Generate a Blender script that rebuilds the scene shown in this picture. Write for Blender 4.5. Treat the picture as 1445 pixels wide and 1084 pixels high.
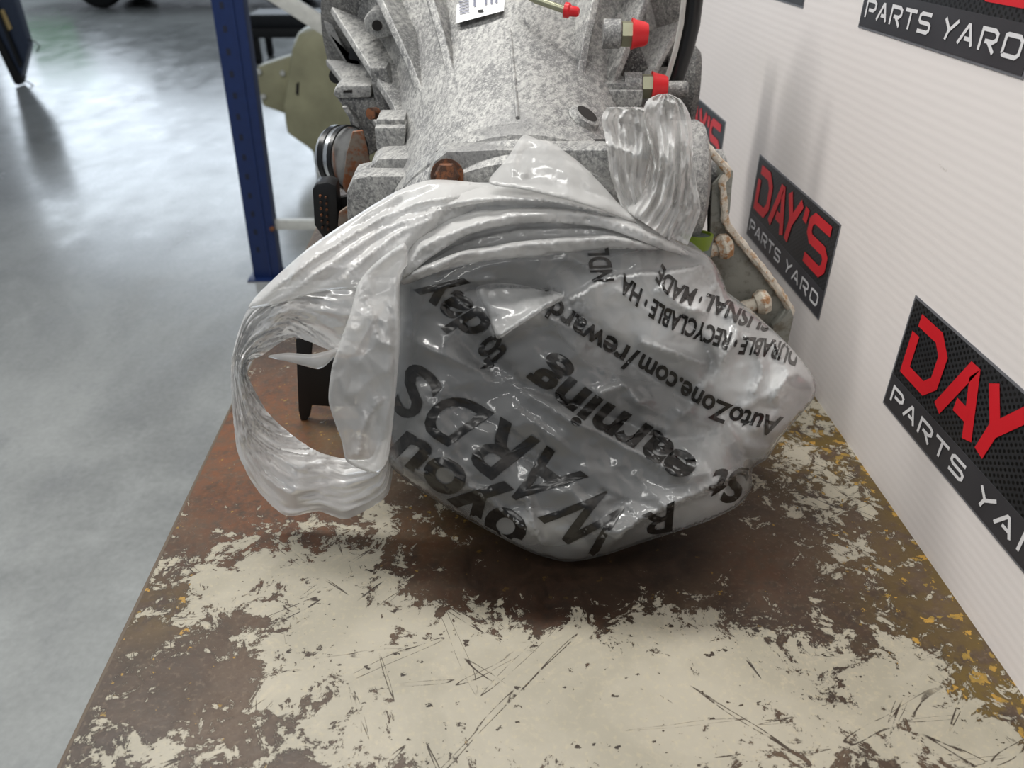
import bpy, bmesh, math, random
import numpy as np
from mathutils import Vector, Matrix, noise
from mathutils.geometry import delaunay_2d_cdt
random.seed(7); rng = np.random.default_rng(7)
for o in list(bpy.data.objects): bpy.data.objects.remove(o)
scene = bpy.context.scene
COL = scene.collection

# ------------------------------------------------------------------ camera
F, CX, CY, CAMH = 1085.0, 722.5, 542.0, 0.58
PITCH, YAW = math.radians(32.0), math.radians(2.55)
cd = bpy.data.cameras.new('camera'); cam = bpy.data.objects.new('camera', cd); COL.objects.link(cam)
cd.sensor_width = 36.0; cd.lens = 36.0 * F / 1445.0; cd.clip_start = 0.02; cd.clip_end = 200
cam.location = (0, 0, CAMH); cam.rotation_euler = (math.pi / 2 - PITCH, 0, -YAW)
cd.dof.use_dof = True; cd.dof.focus_distance = 0.78; cd.dof.aperture_fstop = 6.5
scene.camera = cam
# ------------------------------------------------------------------ world + lamps + exposure
w = bpy.data.worlds.new('world'); scene.world = w; w.use_nodes = True
bg = w.node_tree.nodes['Background']; bg.inputs[0].default_value = (0.78, 0.86, 0.96, 1); bg.inputs[1].default_value = 0.27
def area(name, loc, rot, sx, sy, power, col):
    l = bpy.data.lights.new(name, 'AREA'); l.shape = 'RECTANGLE'; l.size = sx; l.size_y = sy; l.energy = power; l.color = col
    o = bpy.data.objects.new(name, l); COL.objects.link(o); o.location = loc; o.rotation_euler = rot; return o
area('ceiling_light_row', (-0.95, 1.45, 2.5), (math.radians(-12), math.radians(-14), 0), 2.6, 0.3, 76, (1.0, 0.985, 0.95))
area('ceiling_light_row_front', (-0.95, -0.9, 2.5), (math.radians(14), math.radians(-14), 0), 2.6, 0.3, 32, (1.0, 0.985, 0.95))
area('open_shop_door', (-5.0, 14.0, 2.2), (math.radians(90), 0, math.radians(160)), 8.0, 3.6, 280, (0.80, 0.90, 1.0))
vs = scene.view_settings
vs.view_transform = 'Standard'; vs.look = 'None'; vs.gamma = 1.0; vs.exposure = 0.16; vs.use_curve_mapping = False

# ------------------------------------------------------------------ maths: photograph measurements -> metres
cp, sp, cy_, sy_ = math.cos(PITCH), math.sin(PITCH), math.cos(YAW), math.sin(YAW)
FW = np.array([sy_ * cp, cy_ * cp, -sp]); RT = np.array([cy_, -sy_, 0.0]); UP = np.cross(RT, FW); CAM = np.array([0, 0, CAMH])
def rays(px, py):
    px = np.asarray(px, float); py = np.asarray(py, float)
    return FW + RT * ((px - CX) / F)[..., None] - UP * ((py - CY) / F)[..., None]
def at(px, py, axis, val):
    r = rays(px, py); return CAM + r * ((val - CAM[axis]) / r[..., axis])[..., None]
def PY(px, py, Y): return at(px, py, 1, Y)
def PZ(px, py, z=0.0): return at(px, py, 2, z)
def V(a): return Vector([float(c) for c in a])

# ------------------------------------------------------------------ object helpers
WL = {}
def link(o, parent=None):
    COL.objects.link(o)
    if parent is not None:
        o.parent = parent; o.matrix_parent_inverse = Matrix.Translation(-WL[parent.name])
    WL[o.name] = Vector((0, 0, 0)) if o.type != 'EMPTY' else Vector(o.location)
    return o
def thing(name, label, cat, loc=(0, 0, 0), group=None):
    o = bpy.data.objects.new(name, None); o.location = V(loc); o.empty_display_size = 0.05
    link(o); return tag(o, label, cat, group)
def tag(o, label, cat, group=None):
    o['label'] = label; o['category'] = cat
    if group: o['group'] = group
    return o
def mesh(name, verts, faces, mat, parent=None, smooth=False, label=None, kind=None):
    me = bpy.data.meshes.new(name); me.from_pydata([tuple(map(float, v)) for v in verts], [], [tuple(map(int, f)) for f in faces]); me.update()
    if mat: me.materials.append(mat)
    if smooth: me.polygons.foreach_set('use_smooth', [True] * len(me.polygons))
    o = bpy.data.objects.new(name, me); link(o, parent)
    if label: o['label'] = label
    if kind: o['kind'] = kind
    return o
def from_bm(name, bm, mat, parent=None, smooth=False, label=None, kind=None):
    bmesh.ops.recalc_face_normals(bm, faces=bm.faces)
    me = bpy.data.meshes.new(name); bm.to_mesh(me); bm.free(); me.materials.append(mat)
    if smooth:
        me.polygons.foreach_set('use_smooth', [True] * len(me.polygons))
        me.set_sharp_from_angle(angle=math.radians(38))
    o = bpy.data.objects.new(name, me); link(o, parent)
    if label: o['label'] = label
    if kind: o['kind'] = kind
    return o
def bevel(bm, w, seg=2):
    bmesh.ops.bevel(bm, geom=list(bm.edges), offset=w, segments=seg, affect='EDGES', clamp_overlap=True, profile=0.6)
def box(name, lo, hi, mat, parent=None, bev=0.0, rot=None, label=None, kind=None):
    bm = bmesh.new(); bmesh.ops.create_cube(bm, size=1.0)
    c = (Vector(lo) + Vector(hi)) / 2; s = Vector(hi) - Vector(lo)
    for v in bm.verts: v.co = Vector((v.co.x * s.x, v.co.y * s.y, v.co.z * s.z))
    if bev: bevel(bm, bev)
    for v in bm.verts: v.co = (rot @ v.co if rot else v.co) + c
    return from_bm(name, bm, mat, parent, bool(bev), label, kind)
def prism(bm, pts, ext):
    a = [bm.verts.new(V(p)) for p in pts]; b = [bm.verts.new(V(p) + Vector(ext)) for p in pts]
    n = len(a); bm.faces.new(a); bm.faces.new(b[::-1])
    for i in range(n): bm.faces.new((a[i], b[i], b[(i + 1) % n], a[(i + 1) % n]))
def slab(name, pts, Y, depth, mat, parent=None, bev=0.003, label=None, ext=None):
    bm = bmesh.new(); prism(bm, [PY(x, y, Y) for x, y in pts], ext or (0, depth, 0))
    bmesh.ops.recalc_face_normals(bm, faces=bm.faces)
    if bev: bevel(bm, bev)
    return from_bm(name, bm, mat, parent, True, label)
def basis(ax):
    ax = Vector(ax).normalized(); h = Vector((0, 0, 1)) if abs(ax.z) < 0.9 else Vector((1, 0, 0))
    u = ax.cross(h).normalized(); return ax, u, ax.cross(u).normalized()
def lathe(name, base, ax, prof, mat, parent=None, n=40, smooth=True, label=None, caps=True, arc=None, wob=None, kind=None):
    ax, u, v = basis(ax); base = Vector(base); bm = bmesh.new(); rings = []
    for t, r in prof:
        ring = []
        for k in range(n):
            a = 2 * math.pi * k / n; rr = r * (wob(t, a) if wob else 1)
            ring.append(bm.verts.new(base + ax * t + (u * math.cos(a) + v * math.sin(a)) * rr))
        rings.append(ring)
    for A, B in zip(rings, rings[1:]):
        for k in range(n): bm.faces.new((A[k], A[(k + 1) % n], B[(k + 1) % n], B[k]))
    if caps:
        bm.faces.new(rings[0][::-1]); bm.faces.new(rings[-1])
    return from_bm(name, bm, mat, parent, smooth, label, kind)
def tube(name, pts, r, mat, parent=None, n=10, label=None, caps=True, jit=0.0):
    pts = [V(p) for p in pts]; bm = bmesh.new(); rings = []
    rs = r if isinstance(r, (list, tuple)) else [r] * len(pts)
    u = None
    for i, p in enumerate(pts):
        t = (pts[min(i + 1, len(pts) - 1)] - pts[max(i - 1, 0)]).normalized()
        if u is None: _, u, _ = basis(t)
        u = (u - t * u.dot(t)).normalized(); v = t.cross(u)
        rings.append([bm.verts.new(p + (u * math.cos(2 * math.pi * k / n) + v * math.sin(2 * math.pi * k / n)) * rs[i] * (1 + jit * (random.random() - .5))) for k in range(n)])
    for A, B in zip(rings, rings[1:]):
        for k in range(n): bm.faces.new((A[k], A[(k + 1) % n], B[(k + 1) % n], B[k]))
    if caps: bm.faces.new(rings[0][::-1]); bm.faces.new(rings[-1])
    return from_bm(name, bm, mat, parent, True, label)
def catmull(P, step, closed=False):
    P = [np.array(p, float) for p in P]; n = len(P); out = []
    for i in range(n if closed else n - 1):
        g = (lambda j: P[j % n]) if closed else (lambda j: P[min(max(j, 0), n - 1)])
        p0, p1, p2, p3 = g(i - 1), g(i), g(i + 1), g(i + 2)
        m = max(1, int(np.linalg.norm(p2 - p1) / step))
        for k in range(m):
            t = k / m
            out.append((2 * t**3 - 3 * t**2 + 1) * p1 + (t**3 - 2 * t**2 + t) * (p2 - p0) * .38 + (-2 * t**3 + 3 * t**2) * p2 + (t**3 - t**2) * (p3 - p1) * .38)
    if not closed: out.append(P[-1])
    return np.array(out)

# ------------------------------------------------------------------ materials
def srgb(r, g, b):
    f = lambda c: (c / 255 / 12.92) if c <= 10 else ((c / 255 + .055) / 1.055) ** 2.4
    return (f(r), f(g), f(b), 1)
class NT:
    def __init__(s, name):
        s.m = bpy.data.materials.new(name); s.m.use_nodes = True; s.t = s.m.node_tree
        s.p = s.t.nodes['Principled BSDF']; s.out = s.t.nodes['Material Output']; s._c = None
    def n(s, ty, **k):
        nd = s.t.nodes.new(ty)
        for a, b in k.items(): setattr(nd, a, b)
        return nd
    def l(s, a, b): s.t.links.new(a, b)
    def inp(s, nd, i, val):
        if hasattr(val, 'is_output'): s.l(val, nd.inputs[i])
        elif val is not None: nd.inputs[i].default_value = val
    def co(s):
        if not s._c: s._c = s.n('ShaderNodeTexCoord')
        return s._c.outputs['Object']
    def map(s, scale=(1, 1, 1), rot=(0, 0, 0), loc=(0, 0, 0), src=None):
        if any(rot):
            r = s.n('ShaderNodeMapping'); s.l(src or s.co(), r.inputs[0]); r.inputs['Rotation'].default_value = rot; src = r.outputs[0]; rot = (0, 0, 0)
        m = s.n('ShaderNodeMapping'); s.l(src or s.co(), m.inputs[0]); m.inputs['Scale'].default_value = scale; m.inputs['Rotation'].default_value = rot; m.inputs['Location'].default_value = loc
        return m.outputs[0]
    def noise(s, scale, detail=5, rough=.6, vec=None, dist=0.0):
        nd = s.n('ShaderNodeTexNoise'); s.l(vec or s.co(), nd.inputs['Vector']); nd.inputs['Scale'].default_value = scale; nd.inputs['Detail'].default_value = detail; nd.inputs['Roughness'].default_value = rough; nd.inputs['Distortion'].default_value = dist
        return nd.outputs['Fac']
    def vor(s, scale, vec=None, feature='F1', rnd=1.0):
        nd = s.n('ShaderNodeTexVoronoi', feature=feature); s.l(vec or s.co(), nd.inputs['Vector']); nd.inputs['Scale'].default_value = scale; nd.inputs['Randomness'].default_value = rnd
        return nd.outputs['Distance']
    def ramp(s, fac, stops, interp='LINEAR'):
        r = s.n('ShaderNodeValToRGB'); s.l(fac, r.inputs[0]); r.color_ramp.interpolation = interp; e = r.color_ramp.elements
        while len(e) < len(stops): e.new(0.5)
        for el, (p, c) in zip(e, stops):
            el.position = p; el.color = c if isinstance(c, tuple) else (c, c, c, 1)
        return r.outputs[0]
    def math(s, op, a, b=None, clamp=False):
        nd = s.n('ShaderNodeMath', operation=op, use_clamp=clamp); s.inp(nd, 0, a); s.inp(nd, 1, b); return nd.outputs[0]
    def step(s, val, lo, hi):
        nd = s.n('ShaderNodeMapRange', interpolation_type='SMOOTHSTEP'); s.inp(nd, 0, val); nd.inputs[1].default_value = lo; nd.inputs[2].default_value = hi; return nd.outputs[0]
    def mix(s, fac, a, b, mode='MIX'):
        nd = s.n('ShaderNodeMix', data_type='RGBA', blend_type=mode); s.inp(nd, 0, fac); s.inp(nd, 6, a); s.inp(nd, 7, b); return nd.outputs[2]
    def attr(s, name): return s.n('ShaderNodeAttribute', attribute_name=name).outputs['Fac']
    def bump(s, h, strength=.3, dist=.002, prev=None):
        b = s.n('ShaderNodeBump'); b.inputs['Strength'].default_value = strength; b.inputs['Distance'].default_value = dist; s.l(h, b.inputs['Height'])
        if prev: s.l(prev, b.inputs['Normal'])
        return b.outputs[0]
    def fin(s, col=None, rough=None, metal=None, normal=None, spec=None):
        s.inp(s.p, 'Base Color', col); s.inp(s.p, 'Roughness', rough); s.inp(s.p, 'Metallic', metal); s.inp(s.p, 'Normal', normal); s.inp(s.p, 'Specular IOR Level', spec)
        return s.m
def plain(name, c, rough=.5, metal=0.0, var=.12, scale=40, bump=.05):
    t = NT(name); n = t.noise(scale, 4); d = tuple(x * (1 - var) for x in c[:3]) + (1,); h = tuple(min(1, x * (1 + var)) for x in c[:3]) + (1,)
    return t.fin(t.ramp(n, [(.3, d), (.7, h)]), rough, metal, t.bump(n, bump, .001))

def m_concrete():
    t = NT('polished_concrete'); a = t.noise(.9, 6, .62, dist=.6); b = t.noise(4.5, 6, .7, t.map((1, .55, 1))); s = t.noise(60, 3)
    c = t.mix(t.step(a, .34, .66), srgb(122, 124, 122), srgb(154, 156, 153)); c = t.mix(t.math('MULTIPLY', t.step(b, .52, .72), .5), c, srgb(118, 120, 120)); c = t.mix(t.math('MULTIPLY', t.step(b, .5, .28), .35), c, srgb(178, 180, 178))
    c = t.mix(t.math('MULTIPLY', t.step(t.noise(1.7, 3, .5, t.map(loc=(3, 1, 0))), .66, .72), .4), c, srgb(100, 103, 104))
    c = t.mix(.12, c, t.ramp(s, [(.3, .3), (.7, .7)]))
    return t.fin(c, t.ramp(b, [(.3, .14), (.7, .28)]), 0, t.bump(b, .08, .004), .5)
def m_bench():
    t = NT('worn_bench_paint'); pa = t.attr('paint'); ru = t.attr('rust')
    n1 = t.noise(30, 10, .78, dist=.6); n2 = t.noise(70, 6, .75); n3 = t.noise(8, 5, .6, dist=.5); n4 = t.noise(190, 3, .6); n5 = t.noise(33, 6, .7, t.map(loc=(2, 5, 0)))
    base = t.mix(t.step(n3, .35, .65), srgb(48, 40, 33), srgb(84, 69, 55)); base = t.mix(t.math('MULTIPLY', t.step(n2, .45, .7), .55), base, srgb(52, 42, 34))
    base = t.mix(t.math('MULTIPLY', t.step(n4, .52, .72), .45), base, srgb(112, 98, 82))
    base = t.mix(t.math('MULTIPLY', ru, t.step(n2, .3, .65)), base, srgb(112, 68, 40))
    oc = t.attr('ochre'); base = t.mix(t.math('MULTIPLY', oc, t.step(n5, .38, .55)), base, srgb(92, 74, 34))
    n7 = t.noise(75, 5, .6, t.map(loc=(7, 2, 0))); base = t.mix(t.step(t.math('ADD', n7, t.math('MULTIPLY', oc, .11)), .675, .685), base, t.mix(t.step(n5, .4, .6), srgb(130, 106, 50), srgb(164, 126, 54)))
    bag_shade = t.attr('dark'); base = t.mix(bag_shade, base, t.mix(t.step(n1, .35, .65), srgb(22, 17, 13), srgb(46, 32, 23)))  # near-black mixed in as painted shade beneath the bag
    paint = t.mix(t.step(n3, .3, .7), srgb(146, 140, 124), srgb(164, 157, 141)); paint = t.mix(t.math('MULTIPLY', t.step(n4, .5, .75), .3), paint, srgb(184, 170, 138)); paint = t.mix(t.math('MULTIPLY', t.step(n1, .55, .72), .4), paint, srgb(190, 176, 150))
    v = t.math('ADD', t.math('ADD', t.math('MULTIPLY', n1, .75), t.math('MULTIPLY', t.noise(110, 5, .7), .25)), t.math('MULTIPLY', t.math('SUBTRACT', pa, .5), .15))
    mask = t.step(v, .494, .501); base = t.mix(t.math('MULTIPLY', t.step(v, .470, .496), .6), base, srgb(36, 31, 26)); mask = t.math('MULTIPLY', mask, t.step(t.noise(62, 5, .62, t.map((1, 1.5, 1), loc=(4, 9, 0))), .655, .645))
    # scratches through the paint: thin level lines of stretched noise
    for rot, sc, lo in ((.75, (55, 4, 1), .012), (-.35, (70, 5, 1), .01), (2.3, (50, 4, 1), .014), (1.5, (80, 6, 1), .009), (1.1, (40, 5, 1), .010)):
        q = t.noise(1.0, 2, .5, t.map(sc, (0, 0, rot), (rot * 3, 1, 0)))
        line = t.step(t.math('ABSOLUTE', t.math('SUBTRACT', q, .66)), lo, lo * .3)
        line = t.math('MULTIPLY', line, t.math('MULTIPLY', t.step(t.noise(7, 2, .5, t.map(loc=(rot * 9, 0, 0))), .5, .54), t.step(n2, .42, .5)))
        mask = t.math('MULTIPLY', mask, t.math('SUBTRACT', 1.0, line))
    c = t.mix(mask, base, paint)
    nrm = t.bump(mask, .5, .0006); nrm = t.bump(n2, .18, .0012, nrm)
    return t.fin(c, t.mix(mask, t.ramp(n1, [(.3, .34), (.7, .6)]), (.42, .42, .42, 1)), 0, nrm, .32)
def m_wall():
    t = NT('white_corrugated_plastic'); wv = t.n('ShaderNodeTexWave', wave_type='BANDS', bands_direction='Z', wave_profile='SIN'); t.l(t.co(), wv.inputs[0]); wv.inputs['Scale'].default_value = 31
    n = t.noise(3.2, 5, .6); d = t.noise(26, 5, .7, t.map((1, .5, 1)))
    c = t.mix(t.math('MULTIPLY', wv.outputs['Fac'], .05), srgb(232, 225, 221), srgb(150, 148, 145)); c = t.mix(t.math('MULTIPLY', t.step(n, .55, .75), .25), c, srgb(198, 194, 184))
    c = t.mix(t.math('MULTIPLY', t.step(d, .70, .76), .5), c, srgb(150, 142, 125))
    return t.fin(c, .42, 0, t.bump(wv.outputs['Fac'], .06, .0008), .4)
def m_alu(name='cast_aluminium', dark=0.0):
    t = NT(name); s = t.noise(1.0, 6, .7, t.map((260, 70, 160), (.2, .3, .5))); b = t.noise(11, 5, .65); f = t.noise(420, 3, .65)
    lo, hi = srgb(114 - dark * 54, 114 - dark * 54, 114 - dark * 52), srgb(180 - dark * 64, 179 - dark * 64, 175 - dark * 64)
    c = t.mix(t.step(t.math('ADD', t.math('MULTIPLY', s, .6), t.math('MULTIPLY', b, .4)), .40, .60), lo, hi)
    c = t.mix(t.math('MULTIPLY', t.step(f, .52, .66), .55), c, srgb(208, 207, 202)); c = t.mix(t.math('MULTIPLY', t.step(f, .44, .32), .4), c, srgb(92, 92, 94))
    c = t.mix(t.math('MULTIPLY', t.step(b, .52, .66), .5), c, srgb(98, 98, 101))
    return t.fin(c, .55, .25, t.bump(f, .35, .0015), .4)
def m_rusty(name, base, rust, thr=.5, scale=60):
    t = NT(name); n = t.noise(scale, 6, .7); f = t.noise(scale * 5, 3)
    c = t.mix(t.step(n, thr - .06, thr + .06), base, rust); c = t.mix(t.math('MULTIPLY', t.step(f, .5, .7), .4), c, tuple(x * .5 for x in rust[:3]) + (1,))
    return t.fin(c, .7, 0, t.bump(n, .5, .002))
def m_bag(name='thin_white_plastic_film', see=.56, gather=False, gloss=.8, rgh=.13, tint=(0.86, 0.855, 0.84, 1)):
    t = NT(name); t.t.nodes.remove(t.p); L = t.l
    def ridge(scale, vec, dist): return t.math('ABSOLUTE', t.math('SUBTRACT', t.noise(scale, 3, .5, vec, dist), .5))
    r1 = ridge(16, t.map((1, 1, 2.2), (0, -.5, 0)), .8); r2 = ridge(38, t.map((1, 1, 1.6), (0, .7, 0)), 1.0); n = t.noise(12, 3, .5)
    nrm = t.bump(r2, .22, .0025)
    dif = t.n('ShaderNodeBsdfDiffuse'); dif.inputs[0].default_value = tint; L(nrm, dif.inputs['Normal'])
    tra = t.n('ShaderNodeBsdfTranslucent'); tra.inputs[0].default_value = tint; L(nrm, tra.inputs['Normal'])
    glo = t.n('ShaderNodeBsdfGlossy'); glo.inputs['Roughness'].default_value = rgh; glo.inputs[0].default_value = (1, 1, 1, 1); L(nrm, glo.inputs['Normal'])
    trn = t.n('ShaderNodeBsdfTransparent'); trn.inputs[0].default_value = (.93, .93, .93, 1)
    def mx(f, a, b):
        m = t.n('ShaderNodeMixShader'); t.inp(m, 0, f); L(a, m.inputs[1]); L(b, m.inputs[2]); return m.outputs[0]
    body = mx(.38, dif.outputs[0], tra.outputs[0])
    fr = t.n('ShaderNodeFresnel'); fr.inputs[0].default_value = 1.5; L(nrm, fr.inputs['Normal'])
    if gather: see = t.math('MULTIPLY', t.math('SUBTRACT', 1.0, t.attr('gather')), see)
    body = mx(see, body, trn.outputs[0])
    body = mx(t.math('MULTIPLY', fr.outputs[0], gloss, True), body, glo.outputs[0])
    L(body, t.out.inputs[0]); return t.m
def m_ink():
    t = NT('black_print'); n = t.noise(160, 4, .7); c = t.ramp(n, [(.35, srgb(16, 15, 14)), (.75, srgb(40, 37, 34))]); return t.fin(c, .32, 0, t.bump(t.vor(95), .3, .002), .5)
def m_decal():
    t = NT('decal_black_dots'); sepn = t.n('ShaderNodeSeparateXYZ'); t.l(t.co(), sepn.inputs[0])
    # hexagonal dot lattice: two offset square-ish lattices
    def dots(oy, oz):
        a = t.math('SUBTRACT', t.math('FRACT', t.math('ADD', t.math('MULTIPLY', sepn.outputs[1], 1 / .0092), oy)), .5); b = t.math('SUBTRACT', t.math('FRACT', t.math('ADD', t.math('MULTIPLY', sepn.outputs[2], 1 / .0068), oz)), .5)
        return t.math('ADD', t.math('MULTIPLY', t.math('MULTIPLY', a, a), 1.8), t.math('MULTIPLY', b, b))
    d = t.math('MINIMUM', dots(0, 0), dots(.5, .5)); hole = t.step(d, .085, .05)
    n = t.noise(6, 3); c = t.mix(hole, t.ramp(n, [(.3, srgb(34, 35, 37)), (.7, srgb(54, 55, 57))]), srgb(12, 12, 13))
    return t.fin(c, .33, 0, None, .5)
M = dict(concrete=m_concrete(), bench=m_bench(), wall=m_wall(), alu=m_alu(), alud=m_alu('cast_aluminium_grey', .45), aludk=m_alu('cast_aluminium_shaded', .85), bag=m_bag(see=.77, gather=True, tint=(.80, .80, .79, 1)), bag2=m_bag('thin_white_plastic_folded', .26, False, .7, .2, (.86, .85, .83, 1)), bagg=m_bag('thin_white_plastic_gusset', .45, False, .7, .2, (.86, .85, .83, 1)), bags=m_bag('thin_white_plastic_single', .66, False, .7, .16, (.80, .80, .79, 1)), bag3=m_bag('thin_white_plastic_gathered', .12, False, .35, .28, (.84, .83, .81, 1)), ink=m_ink(), decal=m_decal(),
    blue=plain('rack_blue_paint', srgb(18, 38, 82), .4), bluedk=plain('rack_slot_dark', srgb(10, 18, 40), .6), galv=plain('galvanised_strut', srgb(196, 196, 190), .45, .3),
    black=plain('black_plastic', srgb(18, 18, 19), .4), blackm=plain('black_painted_steel', srgb(14, 13, 12), .55), rubber=plain('tyre_rubber', srgb(15, 15, 16), .75),
    red=plain('red_plastic_cap', srgb(214, 30, 38), .4, var=.06), redprint=plain('red_print', srgb(208, 34, 44), .35, var=.03), whiteprint=plain('white_print', srgb(222, 220, 220), .35, var=.03),
    band=plain('decal_dark_band', srgb(58, 57, 60), .35, var=.3, scale=5), rim=plain('decal_grey_rim', srgb(112, 112, 116), .4),
    label=plain('white_paper_label', srgb(236, 236, 236), .6, var=.02), labelink=plain('label_print', srgb(110, 112, 128), .6),
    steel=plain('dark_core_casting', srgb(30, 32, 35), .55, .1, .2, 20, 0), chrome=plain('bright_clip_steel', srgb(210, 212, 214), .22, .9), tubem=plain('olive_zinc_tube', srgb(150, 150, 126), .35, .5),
    rust=m_rusty('rusted_bolt', srgb(66, 40, 24), srgb(118, 70, 38), .5, 90), rustplate=m_rusty('rust_streaked_plate', srgb(120, 108, 96), srgb(126, 74, 42), .52, 30),
    bracket=m_rusty('grey_bracket_steel', srgb(142, 142, 134), srgb(110, 104, 92), .58, 25), rustrim=m_rusty('rusty_cut_edge', srgb(216, 208, 194), srgb(186, 150, 112), .55, 90), stud=m_rusty('crusted_stud', srgb(206, 198, 182), srgb(172, 126, 84), .55, 60),
    green=plain('green_bushing', srgb(112, 132, 36), .4), greencup=plain('grey_bushing_sleeve', srgb(112, 122, 122), .4, .4), olive=plain('olive_housing_paint', srgb(150, 147, 118), .45, 0, .22, 5), carpaint=plain('dark_car_paint', srgb(22, 40, 30), .3, var=.05), bumper=plain('green_bumper', srgb(60, 220, 80), .35, var=.05), drum=m_alu('grey_drum_casting', .15),
    navy=plain('slate_panel', srgb(54, 64, 84), .35), yellow=plain('yellow_tag', srgb(206, 178, 120), .6), hose=plain('black_hose', srgb(16, 16, 17), .3), hole_dark=plain('dark_hole', srgb(26, 22, 20), .8), frame=plain('bench_frame_paint', srgb(84, 70, 54), .6))  # near-black fill serves the holes, slots and plate seam

# ------------------------------------------------------------------ setting: floor, bench backdrop wall
FLOORZ = -0.75
def struct(o): o['kind'] = 'structure'; return o
struct(box('floor', (-14, -4, FLOORZ - .1), (9, 19, FLOORZ), M['concrete']))
WX = 0.4595; BL = -0.341; BY0, BY1 = -0.25, 2.05
struct(box('wall_right', (WX, -0.3, 0.0), (WX + .012, 3.0, 1.25), M['wall']))

# ------------------------------------------------------------------ bench
bench = thing('steel_workbench', 'worn steel workbench with chipped cream paint and rust under the bagged gearbox', 'workbench', (0.06, .9, FLOORZ))
def blobs(spec, X, Yv):
    a = np.zeros_like(X)
    for px, py, r, k in spec:
        c = PZ(px, py); a += k * np.exp(-((X - c[0]) ** 2 + (Yv - c[1]) ** 2) / (r * r))
    return a
nx, ny = 150, 300
gx = np.linspace(BL, WX + .03, nx); gy = np.linspace(BY0, BY1, ny); X, Yv = np.meshgrid(gx, gy); X = X.ravel(); Yv = Yv.ravel()
vt = np.stack([X, Yv, np.zeros_like(X)], 1)
fc = [(j * nx + i, j * nx + i + 1, (j + 1) * nx + i + 1, (j + 1) * nx + i) for j in range(ny - 1) for i in range(nx - 1)]
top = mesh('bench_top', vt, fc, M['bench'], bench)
paint = .16 + blobs([(420, 800, .055, .5), (330, 800, .045, .5), (300, 840, .04, .35), (500, 830, .06, .6), (540, 740, .035, .4), (450, 900, .06, .6), (560, 930, .06, .5), (640, 960, .05, .5), (700, 920, .05, .5), (640, 880, .03, .3),
    (820, 890, .05, .35), (800, 970, .06, .6), (930, 860, .05, .3), (930, 950, .06, .5), (1030, 900, .05, .35), (1000, 1000, .07, .6), (650, 1040, .07, .6), (850, 1060, .07, .6), (480, 1040, .05, .45), (1120, 1020, .06, .5), (1130, 900, .03, .3), (1270, 940, .035, .55), (1240, 990, .05, .5), (1330, 1010, .05, .5), (1400, 1060, .04, .4),
    (190, 1070, .035, .55), (260, 1060, .03, .3), (1130, 640, .035, .55), (1170, 700, .04, .55), (1140, 590, .04, .4), (1220, 780, .03, .4), (1150, 760, .03, .2), (470, 575, .03, .35), (330, 640, .12, -.5), (380, 560, .12, -.35), (410, 660, .06, -.3), (390, 970, .04, .45), (700, 830, .02, .25),
    (310, 960, .05, -.35), (330, 1000, .04, -.2), (720, 820, .07, -.4), (850, 800, .07, -.5), (1050, 790, .07, -.35), (1330, 840, .07, -.25), (600, 790, .05, -.25), (960, 810, .05, -.3)], X, Yv)
far = np.clip((Yv - .95) / .2, 0, 1); paint = paint * (1 - far * .6)
paint = paint + .4 * np.clip((.33 - Yv) / .1, 0, 1)
rustA = np.clip(.08 + blobs([(330, 640, .12, .8), (400, 740, .08, .5), (380, 560, .1, .5), (700, 850, .06, .4), (800, 880, .05, .4), (610, 760, .05, .3), (1060, 800, .05, .3)], X, Yv), 0, 1)
ochre = np.clip(.04 + blobs([(1200, 640, .10, .6), (1100, 600, .08, .8), (1260, 800, .06, .4), (1390, 960, .035, 1.0), (1410, 1010, .03, .8), (1290, 880, .05, .4), (230, 860, .04, .5), (700, 700, .08, .5), (500, 600, .08, .4)], X, Yv), 0, 1)
ochre = np.clip(ochre + .5 * np.exp(-((X - WX) / .018) ** 2), 0, 1)
dark = np.clip(blobs([(760, 820, .08, .9), (860, 790, .07, .9), (680, 800, .05, .5), (960, 790, .05, .5), (1010, 770, .05, .4), (620, 660, .08, .4)], X, Yv), 0, .85)  # bag's shadow on the bench, deepened in the surface colour
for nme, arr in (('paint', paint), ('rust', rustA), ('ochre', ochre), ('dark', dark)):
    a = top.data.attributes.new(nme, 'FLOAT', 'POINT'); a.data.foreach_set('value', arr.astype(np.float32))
box('edge_rail', (BL - .004, BY0, -.06), (BL, BY1, -.0005), M['frame'], bench, .0015); box('edge_rail', (WX + .03, BY0, -.06), (WX + .034, BY1, -.0005), M['frame'], bench, .0015)
box('edge_rail', (BL, BY0 - .004, -.06), (WX + .03, BY0, -.0005), M['frame'], bench, .0015); box('edge_rail', (BL, BY1, -.06), (WX + .03, BY1 + .004, -.0005), M['frame'], bench, .0015)
for lx in (BL + .01, WX - .04):
    for ly in (BY0 + .03, BY1 - .09): box('leg', (lx, ly, FLOORZ), (lx + .05, ly + .05, -.012), M['frame'], bench, .004)
box('under_plate', (BL + .001, BY0 + .001, -.012), (WX + .029, BY1 - .001, -.002), M['frame'], bench)

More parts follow.
